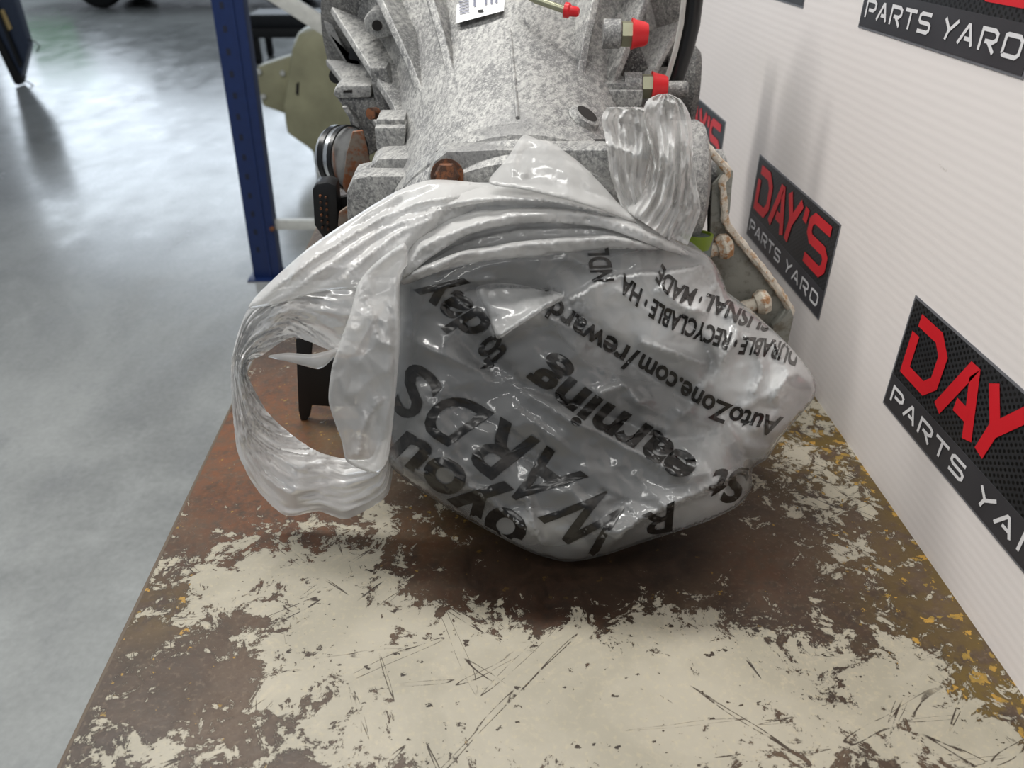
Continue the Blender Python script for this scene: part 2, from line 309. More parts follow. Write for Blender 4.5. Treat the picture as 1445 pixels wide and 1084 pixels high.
# ------------------------------------------------------------------ decals on the backdrop
def stroke(bm, pts, th, place, h=.0004):
    pts = [np.array(p, float) for p in pts]; n = len(pts); L, R = [], []
    for i in range(n):
        d1 = pts[i] - pts[i - 1] if i else pts[1] - pts[0]; d2 = pts[i + 1] - pts[i] if i < n - 1 else d1
        d1 = d1 / np.linalg.norm(d1); d2 = d2 / np.linalg.norm(d2); n1 = np.array([-d1[1], d1[0]]); n2 = np.array([-d2[1], d2[0]])
        m = n1 + n2; m /= np.linalg.norm(m); k = th / 2 / max(.45, float(m @ n1)); L.append(pts[i] + m * k); R.append(pts[i] - m * k)
    poly = L + R[::-1]; f = [bm.verts.new(place(*p, h)) for p in L]; g = [bm.verts.new(place(*p, h)) for p in R]
    for i in range(n - 1): bm.faces.new((f[i], f[i + 1], g[i + 1], g[i]))
GL = {'D': ([[(0, .99), (.72, .99), (1, .76), (1, .24), (.74, 0), (0, 0), (0, .72)]]), 'A': [[(0, -.07), (.52, .96), (.62, .96), (1, -.07)], [(.42, .27), (.82, .27)]], 'Y': [[(0, 1.06), (.42, .5)], [(1, 1.06), (.40, .42), (.28, -.07)]],
      "'": [[(.5, 1.06), (.36, .72)]], 'S': [[(1, 1), (.16, 1), (0, .86), (0, .62), (.14, .5), (.84, .5), (1, .38), (1, .14), (.84, 0), (-.02, 0)]],
      'P': [[(0, -.1), (0, 1), (.8, 1), (1, .86), (1, .58), (.8, .42), (.28, .42)]], 'R': [[(0, -.1), (0, 1), (.8, 1), (1, .86), (1, .58), (.8, .42), (.28, .42)], [(.5, .42), (1.0, -.1)]], 'T': [[(-.05, 1), (1.05, 1)], [(.5, .98), (.5, -.1)]]}
GL['d'] = [[(0, .06), (0, .94), (.1, 1), (.82, 1), (1, .82), (1, .18), (.82, 0), (.1, 0), (0, .06)]]
DW, DH = .325, .136
def decal(yl, zb, label):
    root = thing('wall_decal', label, 'decal', (WX - .001, yl - DW / 2, zb), 'printed decals on the white backdrop')
    pl = lambda u, v, h: Vector((WX - .0012 - h, yl - u * DW, zb + v * DH))
    def rect(name, u0, v0, u1, v1, h, mat):
        bm = bmesh.new(); prism(bm, [pl(u0, v0, h), pl(u1, v0, h), pl(u1, v1, h), pl(u0, v1, h)], (.0006, 0, 0)); return from_bm(name, bm, mat, root)
    rect('backing', 0, 0, 1, 1, -.0004, M['rim']); rect('printed_panel', .008, .02, .992, .98, -.0001, M['decal']); rect('lower_band', .008, .02, .992, .30, .0002, M['band'])
    def word(name, s, boxes, v0, v1, th, mat):
        bm = bmesh.new(); asp = DW / DH
        for ch, (a, b) in zip(s, boxes):
            for ki, st in enumerate(GL[ch]):
                tr = [((a + (b - a) * x) * asp, v0 + (v1 - v0) * y) for x, y in st]
                stroke(bm, tr, th, lambda U, Vv, h: pl(U / asp, Vv, h), .0008 + ki * .0001)
        from_bm(name, bm, mat, root)
    word('red_word', "DAY'S", [(.07, .235), (.285, .455), (.475, .625), (.655, .715), (.745, .94)], .43, .87, .105, M['redprint'])
    xs = [.045, .135, .235, .33, .425]; b = [(x, x + .068) for x in xs] + [(x, x + .072) for x in (.575, .665, .775, .885)]
    word('white_word', 'PARTS', b[:5], .105, .225, .027, M['whiteprint']); word('white_word', 'YARd', b[5:], .105, .225, .027, M['whiteprint'])
    return root
decal(.719, .0935, "nearest black and red decal, cut off by the right edge of the picture")
decal(1.240, .0985, "complete black and red parts yard decal on the backdrop beside the rusty bracket")
decal(1.765, .103, "far decal on the backdrop, half hidden behind the upright bag handle")
decal(.988, .4545, "upper right decal on the backdrop with a white words row along its lower band")
decal(1.495, .456, "top decal of which only the lower edge shows above the backdrop middle")

# ------------------------------------------------------------------ gearbox
gb = thing('gearbox', 'chalky grey cast aluminium gearbox lying on the workbench, its tail inside the bag', 'gearbox', (0.045, 1.0, 0))
A0 = Vector((.045, .755, .21)); A1 = Vector((.045, 1.25, .375)); AX = (A1 - A0).normalized(); _, AU, AV = basis(AX)
def wob(t, a): return 1 + .010 * math.sin(3 * a + t * 30) + .006 * math.sin(7 * a)
def axp(t, r, a): return A0 + AX * t + (AU * math.cos(a) + AV * math.sin(a)) * r
def onbarrel(px, py, lift=.002):
    r = rays(px, py); o = Vector((0, 0, CAMH)); d = V(r)
    oc = o - A0; dd = d - AX * d.dot(AX); oo = oc - AX * oc.dot(AX); R = .160 + lift
    a, b, c = dd.dot(dd), 2 * dd.dot(oo), oo.dot(oo) - R * R; q = b * b - 4 * a * c
    t = (-b - math.sqrt(max(q, 0))) / (2 * a); return o + d * t
lathe('case_barrel', A0, AX, [(.03, .14), (.035, .15), (.1, .151), (.2, .149), (.3, .153), (.38, .165), (.44, .195), (.50, .235)], M['alu'], gb, 96, wob=wob)
lathe('rear_collar', A0 + AX * .028, AX, [(0, .150), (.004, .158), (.040, .160), (.044, .1535), (.050, .1535), (.053, .1565), (.075, .156), (.085, .15)], M['alu'], gb, 96)
bf = lathe('bell_flange', A0 + AX * .47 + Vector((0, 0, .05)), AX, [(0, .245), (.006, .262), (.03, .264), (.036, .25)], M['alud'], gb, 96)
for deg in (186, 203, 222, 240, 302, 322, 342, 357):
    a = math.radians(deg); bm = bmesh.new(); tn = (AV * math.cos(a) - AU * math.sin(a))
    prism(bm, [axp(t, r, a) - tn * .005 for t, r in ((.24, .145), (.30, .168), (.475, .262), (.475, .14))], tn * .010); bevel(bm, .002); from_bm('rib', bm, M['alu'], gb, True)
# casting seam along the crown, oil hole, raised pads
tube('casting_seam', [axp(t, .1515 + (.004 if t > .3 else 0), math.radians(269)) for t in (.12, .15, .2, .25, .3, .36)], .0022, M['alu'], gb, 8)
def hexbolt(name, c, ax, r, h, mat, parent, washer=True):
    b = lathe(name, c, ax, [(0, r), (h * .85, r), (h, r * .8)], mat, parent, 6, False)
    if washer: lathe('washer', Vector(c) - Vector(ax).normalized() * .002, ax, [(0, r * 1.3), (.004, r * 1.25)], mat, b, 24)
    return b
slab('rear_plate', [(596, 275), (612, 228), (630, 214), (700, 211), (862, 211), (880, 232), (890, 290), (740, 300)], .748, .035, M['alu'], gb, .004)
slab('gasket_line', [(614, 221), (632, 210), (700, 207), (864, 207), (870, 213), (864, 211), (700, 211), (634, 214)], .785, .03, M['hole_dark'], gb, 0)
p = V(PY(631, 248, .738)); hexbolt('rusty_bolt', p, (0, -1, .35), .0125, .012, M['rust'], gb)['label'] = 'rusty brown bolt head'
h1 = onbarrel(827, 163, -.006); hx = h1 - (A0 + AX * (h1 - A0).dot(AX)); lathe('oil_hole', h1 - hx.normalized() * .004, hx, [(0, .0125), (.0065, .0125)], M['hole_dark'], gb, 24)
lathe('hole_rim', h1 - hx.normalized() * .005, hx, [(0, .019), (.006, .0165), (.0075, .0125)], M['alu'], gb, 28, caps=False)
# lugs on both sides of the case
slab('side_lug', [(531, 168), (571, 168), (571, 181), (531, 181)], .93, .05, M['alu'], gb); slab('side_lug', [(528, 180), (572, 180), (570, 238), (533, 226)], .915, .06, M['alu'], gb)
slab('side_lug', [(853, 117), (904, 118), (903, 128), (860, 128)], .98, .05, M['alu'], gb); slab('side_lug', [(858, 128), (909, 128), (905, 152), (868, 154)], .97, .06, M['alu'], gb)
slab('rear_lug', [(522, 234), (534, 224), (600, 222), (600, 275), (522, 275)], .86, .06, M['alu'], gb, .005); slab('rear_lug', [(488, 272), (497, 252), (520, 248), (590, 248), (590, 330), (490, 318)], .83, .06, M['alu'], gb, .006)
# bell housing, left side castings
boss = slab('bell_boss', [(512, 28), (522, 14), (545, 10), (568, 18), (566, 40), (552, 52), (532, 56), (516, 46)], 1.10, .08, M['alu'], gb, .006)
lathe('bolt_hole', V(PY(532, 36, 1.099)) - Vector((0, .002, 0)), (0, 1, 0), [(0, .0065), (.004, .0065)], M['hole_dark'], boss, 20)
slab('bell_web', [(455, -20), (520, -20), (516, 40), (500, 120), (488, 124), (470, 70), (456, 22)], 1.22, .05, M['alud'], gb, .006)
slab('bell_web', [(455, 28), (470, 34), (492, 84), (520, 92), (518, 102), (488, 92), (462, 50)], 1.19, .04, M['alu'], gb, .004)
slab('bell_recess', [(497, 42), (520, 46), (516, 88), (491, 84)], 1.185, .012, M['steel'], gb, .003)
slab('bell_web', [(500, -20), (512, -20), (530, 22), (524, 34)], 1.17, .05, M['alu'], gb, .004); slab('bell_web', [(518, 58), (528, 56), (524, 124), (515, 124)], 1.13, .05, M['alu'], gb, .003)
led = slab('ledge', [(472, 124), (480, 121), (524, 121), (524, 138), (476, 140), (470, 134)], 1.07, .06, M['alu'], gb, .004)
slab('slot', [(485, 128), (497, 127), (497, 131), (484, 131)], 1.0685, .003, M['hole_dark'], led, 0)
slab('ledge_web', [(474, 138), (528, 137), (540, 165), (532, 215), (518, 222), (500, 200), (490, 160)], 1.075, .07, M['alud'], gb, .005); slab('ledge_web', [(482, 151), (489, 151), (508, 179), (502, 182)], 1.06, .03, M['alu'], gb, .002)
slab('case_gusset', [(520, 95), (545, 95), (566, 150), (566, 172), (534, 172), (528, 140)], 1.05, .06, M['alud'], gb, .006)
lathe('rusty_plug', V(PY(531, 160, 1.03)), (-.6, -1, .2), [(0, .0075), (.012, .0075)], M['rust'], gb, 12)
lathe('round_knob', V(PY(477, 106, 1.2)), (0, -1, .1), [(0, .011), (.02, .010)], M['blackm'], gb, 20)
# bell housing, right side castings; shade is painted in by a darker aluminium copy
for i, q in enumerate([[(905, -20), (985, -20), (975, 60), (955, 118), (925, 120), (905, 60)], [(850, -20), (905, -20), (915, 30), (880, 30), (848, 40)], [(862, 70), (905, 66), (918, 100), (900, 122), (868, 110)]]):
    slab('bell_web', q, (1.24, 1.16, 1.09)[i], .05, M['aludk'] if i != 1 else M['alud'], gb, .006)
slab('bell_web', [(835, 60), (875, 15), (882, 26), (845, 75)], 1.10, .05, M['alu'], gb, .004)
tube('ring_hose', [PY(x, y, 1.06) for x, y in ((978, -30), (978, 0), (974, 35), (965, 72), (950, 118), (940, 150))], .0125, M['hose'], gb, 14); tube('ring_hose', [PY(x, y, 1.045) for x, y in ((965, -30), (965, 0), (961, 35), (953, 72), (941, 112))], .0035, M['galv'], gb, 8)
lathe('side_cover', V(PY(955, 122, 1.24)), (1, -.15, 0), [(-.02, .06), (.02, .06), (.03, .05)], M['aludk'], gb, 36); lathe('pipe_end', V(PY(935, 126, 1.03)), (1, 0, 0), [(0, .010), (.03, .010), (.032, .008)], M['alud'], gb, 18)
def fitting(px, py, Y, k):
    f = lathe('line_fitting', V(PY(px, py, Y)), (1, -.08, 0), [(-.035 * k, .017 * k), (-.014 * k, .017 * k), (-.012 * k, .0125 * k), (-.002 * k, .0125 * k)], M['alu'], gb, 20)
    lathe('hex_nut', V(PY(px, py, Y)), (1, -.08, 0), [(-.012 * k, .0155 * k), (.002 * k, .0155 * k)], M['tubem'], f, 6, False)
    lathe('red_cap', V(PY(px, py, Y)), (1, -.08, .0), [(0, .0185 * k), (.004 * k, .0165 * k), (.017 * k, .0135 * k), (.020 * k, .0115 * k)], M['red'], f, 24, label='red plastic cap')
fitting(891, 48, 1.0, .98); fitting(919, 122, 1.0, .98)
vt_ = tube('vent_tube', [PY(730, -14, 1.02), PY(757, 0, 1.0), PY(780, 8, .99), PY(797, 14, .985)], .0042, M['tubem'], gb, 10)
lathe('red_cap', V(PY(797, 14, .985)), V(PY(815, 17, .98)) - V(PY(797, 14, .985)), [(0, .0085), (.005, .0085), (.007, .006), (.015, .0055), (.017, .004)], M['red'], vt_, 20, label='red plastic cap on the thin tube')
# paper label wrapped on the barrel
def patch(name, quad, mat, parent, n=10, lift=.002, label=None):
    (x0, y0), (x1, y1), (x2, y2), (x3, y3) = quad; vs_, fs = [], []
    for j in range(n + 1):
        for i in range(n + 1):
            u, v = i / n, j / n; vs_.append(onbarrel((x0 * (1 - u) + x1 * u) * (1 - v) + (x3 * (1 - u) + x2 * u) * v, (y0 * (1 - u) + y1 * u) * (1 - v) + (y3 * (1 - u) + y2 * u) * v, lift))
    for j in range(n):
        for i in range(n): fs.append((j * (n + 1) + i, j * (n + 1) + i + 1, (j + 1) * (n + 1) + i + 1, (j + 1) * (n + 1) + i))
    return mesh(name, vs_, fs, mat, parent, True, label)
lab = patch('paper_label', [(646, -16), (714, -26), (711, 15), (643, 33)], M['label'], gb, label='white paper label with grey print', lift=.004)
for y in range(-6, 22, 4): patch('print_line', [(648, y), (662, y - 3), (662, y - 1.4), (648, y + 1.6)], M['labelink'], lab, 2, .0055)
for x in (668, 684, 692, 699): patch('print_line', [(x, -6), (x + 3, -7), (x + 3, 8 - (x - 668) * .15), (x, 9 - (x - 668) * .15)], M['labelink'], lab, 2, .0055)
patch('print_mark', [(674, 14), (682, 13), (682, 16), (674, 17)], M['black'], lab, 2, .0055)
# electrical connector, clamp and rusty heat plate on the left
con = slab('connector', [(440, 268), (446, 259), (462, 257), (474, 262), (480, 330), (470, 338), (456, 337), (443, 318)], .90, .03, M['black'], gb, .004, label='black multi-pin connector')
for i in range(6):
    for j in range(2): lathe('pin', V(PY(452 + j * 8 + i * .6, 276 + i * 9 + j * 2, .8985)), (0, -1, 0), [(0, .0016), (.003, .0014)], M['rust'], con, 8)
cl = lathe('shift_actuator', V(PY(484, 222, 1.0)), (1, -.55, .05), [(-.02, .030), (-.016, .036), (-.004, .038), (.012, .038), (.014, .034)], M['chrome'], gb, 40, label='bright round metal actuator')
lathe('rubber_band', V(PY(484, 222, 1.0)), (1, -.55, .05), [(-.010, .0395), (-.003, .0395)], M['hose'], cl, 40); lathe('rubber_band', V(PY(484, 222, 1.0)), (1, -.55, .05), [(.006, .0405), (.012, .0405)], M['hose'], cl, 40)
slab('heat_plate', [(497, 186), (512, 184), (524, 238), (516, 270), (505, 276), (487, 273), (483, 262), (489, 216)], .955, .006, M['rustplate'], gb, .002, label='rust streaked steel plate')
slab('heat_plate', [(478, 300), (492, 290), (494, 325), (476, 340)], .885, .006, M['rustplate'], gb, .002)
# drum, bushing and rusted bracket on the right
lathe('output_drum', V(PY(948, 262, .93)), (1, -.1, 0), [(-.02, .075), (.022, .078), (.03, .074), (.036, .06), (.038, .03)], M['drum'], gb, 48); lathe('drum_hub', V(PY(1008, 250, .95)), (1, 0, 0), [(-.03, .035), (.006, .034), (.008, .03)], M['drum'], gb, 32)
bu = lathe('bushing', V(PY(980, 366, .865)), (.05, .1, 1), [(0, .0185), (.03, .0185)], M['greencup'], gb, 32); lathe('green_ring', V(PY(980, 346, .865)) + Vector((0, 0, -.002)), (.05, .1, 1), [(0, .0192), (.012, .0205), (.0165, .0205), (.0165, .0175), (.002, .0155)], M['green'], bu, 32, label='green bushing rim')
br = slab('mount_bracket', [(1005, 262), (1019, 246), (1023, 311), (1065, 366), (1106, 421), (1114, 440), (1095, 468), (1060, 452), (1000, 380)], .90, .006, M['bracket'], gb, .002, label='grey steel bracket with rusted cut edge')
tube('rusty_edge', [PY(x, y, .893) for x, y in catmull([(994, 203), (1010, 222), (1027, 242), (1020, 256), (1022, 285), (1024, 312), (1040, 335), (1065, 366), (1090, 398), (1108, 424), (1116, 440), (1108, 454), (1090, 464)], 5)], .0048, M['rustrim'], br, 8, jit=.35)
slab('flange', [(1024, 240), (1035, 241), (1030, 300), (1024, 312), (1020, 256)], .89, .05, M['bracket'], br, .001); slab('flange', [(1117, 438), (1120, 448), (1110, 494), (1086, 480), (1092, 462)], .885, .02, M['bracket'], br, .001)
for (x0, y0, x1, y1, Y) in ((990, 358, 1016, 350, .885), (1042, 436, 1070, 428, .88)):
    a, b = V(PY(x0, y0, Y)), V(PY(x1, y1, Y)); sd = tube('stud', [a, b], .0085, M['stud'], br, 14)
    lathe('weld_nut', b, b - a, [(-.004, .013), (.004, .017), (.012, .015), (.016, .006)], M['stud'], sd, 9, True)
slab('shadow_plate', [(1000, 250), (1018, 258), (1022, 312), (1040, 345), (1000, 345)], .96, .01, M['blackm'], gb, .002)  # black sheet added to stand for the deep shade beside the bracket
# dark tail casting inside the bag, cradle and black foot bracket
slab('cradle_leg', [(620, 560), (700, 560), (700, 606), (620, 606)], .80, .05, M['blackm'], gb, .004); slab('cradle_leg', [(900, 560), (980, 560), (980, 604), (900, 604)], .80, .05, M['blackm'], gb, .004)
box('cradle_block', (-.12, 1.10, .0005), (.21, 1.22, .165), M['blackm'], gb, .006); slab('connector_bracket', [(466, 282), (560, 262), (560, 300), (470, 318)], .925, .01, M['blackm'], gb, .002); slab('bracket_stay', [(488, 515), (600, 500), (600, 545), (488, 560)], .872, .02, M['blackm'], gb, .002)
slab('foot_bracket', [(417, 478), (441, 478), (438, 512), (470, 508), (500, 512), (500, 574), (464, 574), (440, 572), (437, 588), (432, 594), (424, 594), (421, 580), (419, 530)], .848, .008, M['blackm'], gb, .002, label='black steel foot bracket')

# ------------------------------------------------------------------ the plastic bag
bag = thing('plastic_bag', 'crumpled translucent white plastic carrier bag with black print tied over the gearbox tail', 'bag', (.08, .62, .03))
def inside(poly, x, y):
    c = np.zeros(len(x), bool); n = len(poly)
    for i in range(n):
        (x1, y1), (x2, y2) = poly[i], poly[(i + 1) % n]
        with np.errstate(divide='ignore', invalid='ignore'):
            c ^= ((y1 > y) != (y2 > y)) & (x < (x2 - x1) * (y - y1) / (y2 - y1 + 1e-12) + x1)
    return c
def dist_to(poly, x, y):
    d = np.full(len(x), 1e9)
    for i in range(0, len(poly)): d = np.minimum(d, (x - poly[i][0]) ** 2 + (y - poly[i][1]) ** 2)
    return np.sqrt(d)
def folds_at(folds, x, y):
    h = np.zeros(len(x))
    for pts, amp, wa, wb in folds:
        q = catmull(pts, 6); tg = np.gradient(q, axis=0); tg /= np.linalg.norm(tg, axis=1)[:, None] + 1e-9
        d2 = (x[:, None] - q[None, :, 0]) ** 2 + (y[:, None] - q[None, :, 1]) ** 2; k = d2.argmin(1); d = np.sqrt(d2[np.arange(len(x)), k])
        s = tg[k, 0] * (y - q[k, 1]) - tg[k, 1] * (x - q[k, 0]); wd = np.where(s < 0, wa, wb); u = k / (len(q) - 1)
        h += amp * np.exp(-(d / wd) ** 1.1) * np.clip(np.sin(np.pi * (u * .96 + .02)) * 2.2, 0, 1)
    return h
FC = {}
def facet(x, y, sc, ang, ratio, amp, seed):
    # crumpled film: flat facets between sharp creases (random heights on a random triangulation)
    ca, sa = math.cos(ang), math.sin(ang); a = (x * ca + y * sa) / sc; b = (-x * sa + y * ca) / sc * ratio; key = (sc, ang, ratio, seed)
    if key not in FC:
        r = np.random.default_rng(int(seed * 100)); X = np.array([300, 1200, 300, 1200.]); Yq = np.array([110, 110, 820, 820.]); A = (X * ca + Y0(Yq) * sa) / sc; B = (-X * sa + Yq * ca) / sc * ratio
        gx_, gy_ = np.meshgrid(np.arange(A.min() - 1, A.max() + 1), np.arange(B.min() - 1, B.max() + 1)); st = np.stack([gx_.ravel(), gy_.ravel()], 1) + r.uniform(-.42, .42, (gx_.size, 2))
        q = delaunay_2d_cdt([Vector((float(i), float(j))) for i, j in st], [], [], 0, 1e-6); FC[key] = (np.array([(v.x, v.y) for v in q[0]]), q[2], r.uniform(-1, 1, len(q[0])))
    S, T, Hh = FC[key]; out = np.zeros(len(x)); o = np.argsort(a); ao = a[o]
    for t in T:
        p, q, w_ = S[t[0]], S[t[1]], S[t[2]]; i0, i1 = np.searchsorted(ao, [min(p[0], q[0], w_[0]), max(p[0], q[0], w_[0])])
        if i1 <= i0: continue
        k = o[i0:i1]; bb_ = b[k]; m = (bb_ >= min(p[1], q[1], w_[1])) & (bb_ <= max(p[1], q[1], w_[1])); k = k[m]
        if not len(k): continue
        d = (q[1] - w_[1]) * (p[0] - w_[0]) + (w_[0] - q[0]) * (p[1] - w_[1])
        if abs(d) < 1e-9: continue
        l1 = ((q[1] - w_[1]) * (a[k] - w_[0]) + (w_[0] - q[0]) * (b[k] - w_[1])) / d; l2 = ((w_[1] - p[1]) * (a[k] - w_[0]) + (p[0] - w_[0]) * (b[k] - w_[1])) / d; l3 = 1 - l1 - l2
        ok = (l1 > -1e-6) & (l2 > -1e-6) & (l3 > -1e-6); out[k[ok]] = l1[ok] * Hh[t[0]] + l2[ok] * Hh[t[1]] + l3[ok] * Hh[t[2]]
    return out * amp
def Y0(v): return v
def crumple(x, y, sc, ang, ratio, amp, seed, ridged=True):
    return facet(x, y, sc, ang, ratio, amp, seed)
def crumple_soft(x, y, sc, ang, ratio, amp, seed, ridged=True):
    ca, sa = math.cos(ang), math.sin(ang); out = np.empty(len(x))
    for i in range(len(x)):
        a = (x[i] * ca + y[i] * sa) / sc; b = (-x[i] * sa + y[i] * ca) / sc * ratio
        n = noise.noise((a + seed, b - seed, seed * .37)); out[i] = (1 - 2.2 * abs(n)) if ridged else n
    return out * amp
class Sheet:
    def __init__(s, outline, base, rim, rimw, folds, crump, yoff=0.0, rtop=1.0):
        s.rtop = rtop
        s.o = catmull(outline, 4, True); s.base, s.rim, s.rimw, s.folds, s.crump, s.yoff = base, rim, rimw, folds, crump, yoff
    def Y(s, x, y):
        x = np.asarray(x, float); y = np.asarray(y, float); d = dist_to(s.o, x, y); e = 1 - np.clip(d / s.rimw, 0, 1)
        Y = s.base(x, y) + s.rim * np.interp(y, [270, 420], [s.rtop, 1.0]) * (1 - np.sqrt(np.clip(1 - e * e, 0, 1))) + s.yoff
        fade = np.clip(d / 14, .25, 1); h = folds_at(s.folds, x, y) if s.folds else 0
        for c in s.crump: h = h + crumple(x, y, *c)
        r = rays(x, y); return np.minimum(Y - h * fade, (CAMH - .006) / -r[:, 2] * r[:, 1])
    def pos(s, x, y, lift=0.0):
        P = PY(x, y, s.Y(x, y)); return P + (CAM - P) / np.linalg.norm(CAM - P, axis=1)[:, None] * lift
    def build(s, name, mat, step=4, back=((.05, .93), (.11, .75)), parent=None, label=None):
        o = s.o; lo, hi = o.min(0), o.max(0); xs, ys = np.meshgrid(np.arange(lo[0], hi[0], step), np.arange(lo[1], hi[1], step)); x = xs.ravel() + (rng.random(xs.size) - .5) * step * .6; y = ys.ravel() + (rng.random(xs.size) - .5) * step * .6
        k = inside(o, x, y) & (dist_to(o, x, y) > step * .7); x, y = x[k], y[k]; n = len(o)
        pts = [Vector((float(a), float(b))) for a, b in np.concatenate([o, np.stack([x, y], 1)])]
        r = delaunay_2d_cdt(pts, [(i, (i + 1) % n) for i in range(n)], [], 1, 1e-5)
        v2 = np.array([(p.x, p.y) for p in r[0]]); faces = [tuple(f) for f in r[2]]; orig = r[3]
        P = s.pos(v2[:, 0], v2[:, 1]); verts = [tuple(p) for p in P]
        loop = [None] * n
        for i, og in enumerate(orig):
            for g in og:
                if g < n: loop[g] = i
        loop = [l for l in loop if l is not None]
        ring = loop; c = P[loop].mean(0)
        for dy, sc in back:
            base = len(verts); new = []
            for i in loop:
                q = c + (P[i] - c) * sc; q[1] = P[i][1] + dy; q[2] = max(q[2], .006); verts.append(tuple(q)); new.append(len(verts) - 1)
            m = len(loop)
            for i in range(m): faces.append((ring[i], ring[(i + 1) % m], new[(i + 1) % m], new[i]))
            ring = new
        bm = bmesh.new(); bv = [bm.verts.new(v) for v in verts]
        for f in faces:
            try: bm.faces.new([bv[i] for i in f])
            except ValueError: pass
        ob = from_bm(name, bm, mat, parent, False, label); ob.data.polygons.foreach_set('use_smooth', [True] * len(ob.data.polygons)); return ob
def rowY(tab, xc=800, xk=.00000022 * 1.0):
    r, v = zip(*tab); return lambda x, y: np.interp(y, r, v) + .03 * ((x - xc) / 330) ** 2
BODY = [(530, 330), (560, 292), (610, 264), (700, 262), (800, 268), (860, 285), (910, 310), (960, 340), (1000, 362), (1016, 385), (1030, 418), (1060, 442), (1090, 465), (1125, 500), (1150, 535), (1148, 562), (1124, 592), (1100, 620), (1084, 646), (1062, 662), (1060, 690), (1040, 715), (1000, 735), (950, 752), (900, 768), (850, 785), (800, 793), (750, 780), (700, 755), (640, 722), (590, 690), (550, 655), (546, 600), (552, 520), (555, 450), (545, 390)]
FOLDS = [([(560, 395), (600, 350), (660, 322), (720, 308), (790, 303), (860, 312), (930, 340), (980, 362)], .014, 24, 7), ([(555, 340), (600, 300), (660, 285), (730, 283), (800, 290), (850, 305)], .010, 14, 6),
    ([(562, 395), (646, 361), (690, 354), (740, 345), (860, 337), (930, 350)], .013, 5, 40), ([(640, 403), (700, 404), (760, 408), (795, 418)], -.010, 5, 14), ([(800, 424), (860, 393), (900, 387), (943, 385), (1000, 372)], .016, 2, 55),
    ([(795, 418), (760, 440), (720, 465), (690, 482)], .009, 9, 14), ([(640, 470), (700, 530), (780, 560), (860, 590), (960, 620), (1030, 600)], -.013, 26, 24), ([(690, 520), (800, 590), (900, 640), (985, 690)], .009, 30, 12),
    ([(850, 785), (890, 745), (930, 722), (1000, 690), (1062, 660)], .022, 36, 2.5), ([(745, 700), (752, 740), (770, 775)], .008, 7, 6), ([(620, 560), (700, 600), (760, 640), (800, 690)], -.005, 20, 20),
    ([(1000, 375), (1020, 420), (1040, 470), (1010, 520)], .010, 9, 8), ([(960, 440), (985, 470), (1005, 510), (990, 540)], -.009, 6, 10), ([(1050, 470), (1075, 520), (1060, 560)], .009, 9, 5), ([(1090, 480), (1110, 530), (1085, 570)], .009, 8, 5), ([(930, 400), (960, 430), (1000, 440)], .008, 6, 9), ([(900, 480), (950, 495), (1000, 515)], .009, 4, 16),
    ([(820, 470), (900, 520), (980, 570), (1060, 600)], -.007, 18, 18), ([(600, 640), (680, 700), (760, 760)], .007, 10, 6), ([(620, 420), (660, 460), (690, 500), (720, 530)], -.006, 9, 9), ([(570, 470), (620, 500), (700, 530)], .005, 10, 8), ([(840, 560), (880, 545), (905, 575)], .007, 6, 6)]
FOLDS = [(p, k * 1.5, wa, wb) for p, k, wa, wb in FOLDS]
FOLDS += [([(575, 330), (640, 300), (720, 292), (800, 297), (880, 318)], -.007, 5, 5), ([(600, 372), (680, 338), (760, 325), (840, 326), (900, 338)], .008, 5, 9), ([(640, 390), (700, 372), (780, 366), (850, 372)], .006, 6, 14), ([(585, 415), (640, 400), (700, 395)], .008, 5, 10),
    ([(660, 345), (640, 365), (612, 388)], .006, 4, 5), ([(700, 300), (780, 312), (860, 330)], .005, 4, 4), ([(860, 400), (920, 440), (960, 470)], .005, 5, 9), ([(1020, 395), (990, 430), (960, 450)], .007, 4, 7), ([(1000, 520), (990, 560), (960, 590)], .006, 5, 9), ([(1130, 520), (1080, 560), (1040, 580)], .008, 5, 9), ([(1115, 560), (1090, 590), (1060, 610)], .007, 5, 6), ([(920, 640), (960, 670), (1010, 665)], .007, 5, 8), ([(900, 590), (940, 610), (930, 640)], .006, 5, 6)]
rf = random.Random(5)
for k in range(45):
    x = rf.uniform(570, 1110); y = rf.uniform(300, 760); wR = min(1, max(0, (x - 880) / 150)) * (1 if y < 600 else .3); ang = (.15 if y < 420 else .55) * (1 - wR) + 1.25 * wR + rf.gauss(0, .35); L = rf.uniform(18, 55)
    dx, dy = math.cos(ang) * L, math.sin(ang) * L; bend = rf.uniform(-8, 8)
    FOLDS.append(([(x - dx, y - dy), (x + bend, y + bend), (x + dx, y + dy)], rf.choice((1, 1, -1)) * rf.uniform(.0012, .0042), rf.uniform(2, 4), rf.uniform(3, 10)))
body = Sheet(BODY, rowY([(250, .70), (300, .685), (350, .665), (400, .645), (470, .615), (550, .588), (640, .562), (720, .535), (800, .505)]), .055, 80, FOLDS, [(78, .45, 1.6, .0055, 3.1), (34, .3, 1.5, .0030, 9.2), (15, .7, 1.3, .0012, 5.5)], rtop=.35)
bb = body.build('bag_body', M['bag'], 3.4, ((.04, .97), (.09, .85), (.14, .6)), bag)
co = np.array([v.co[:] for v in bb.data.vertices]) - CAM; dz = co @ FW; bx, by = CX + F * (co @ RT) / dz, CY - F * (co @ UP) / dz
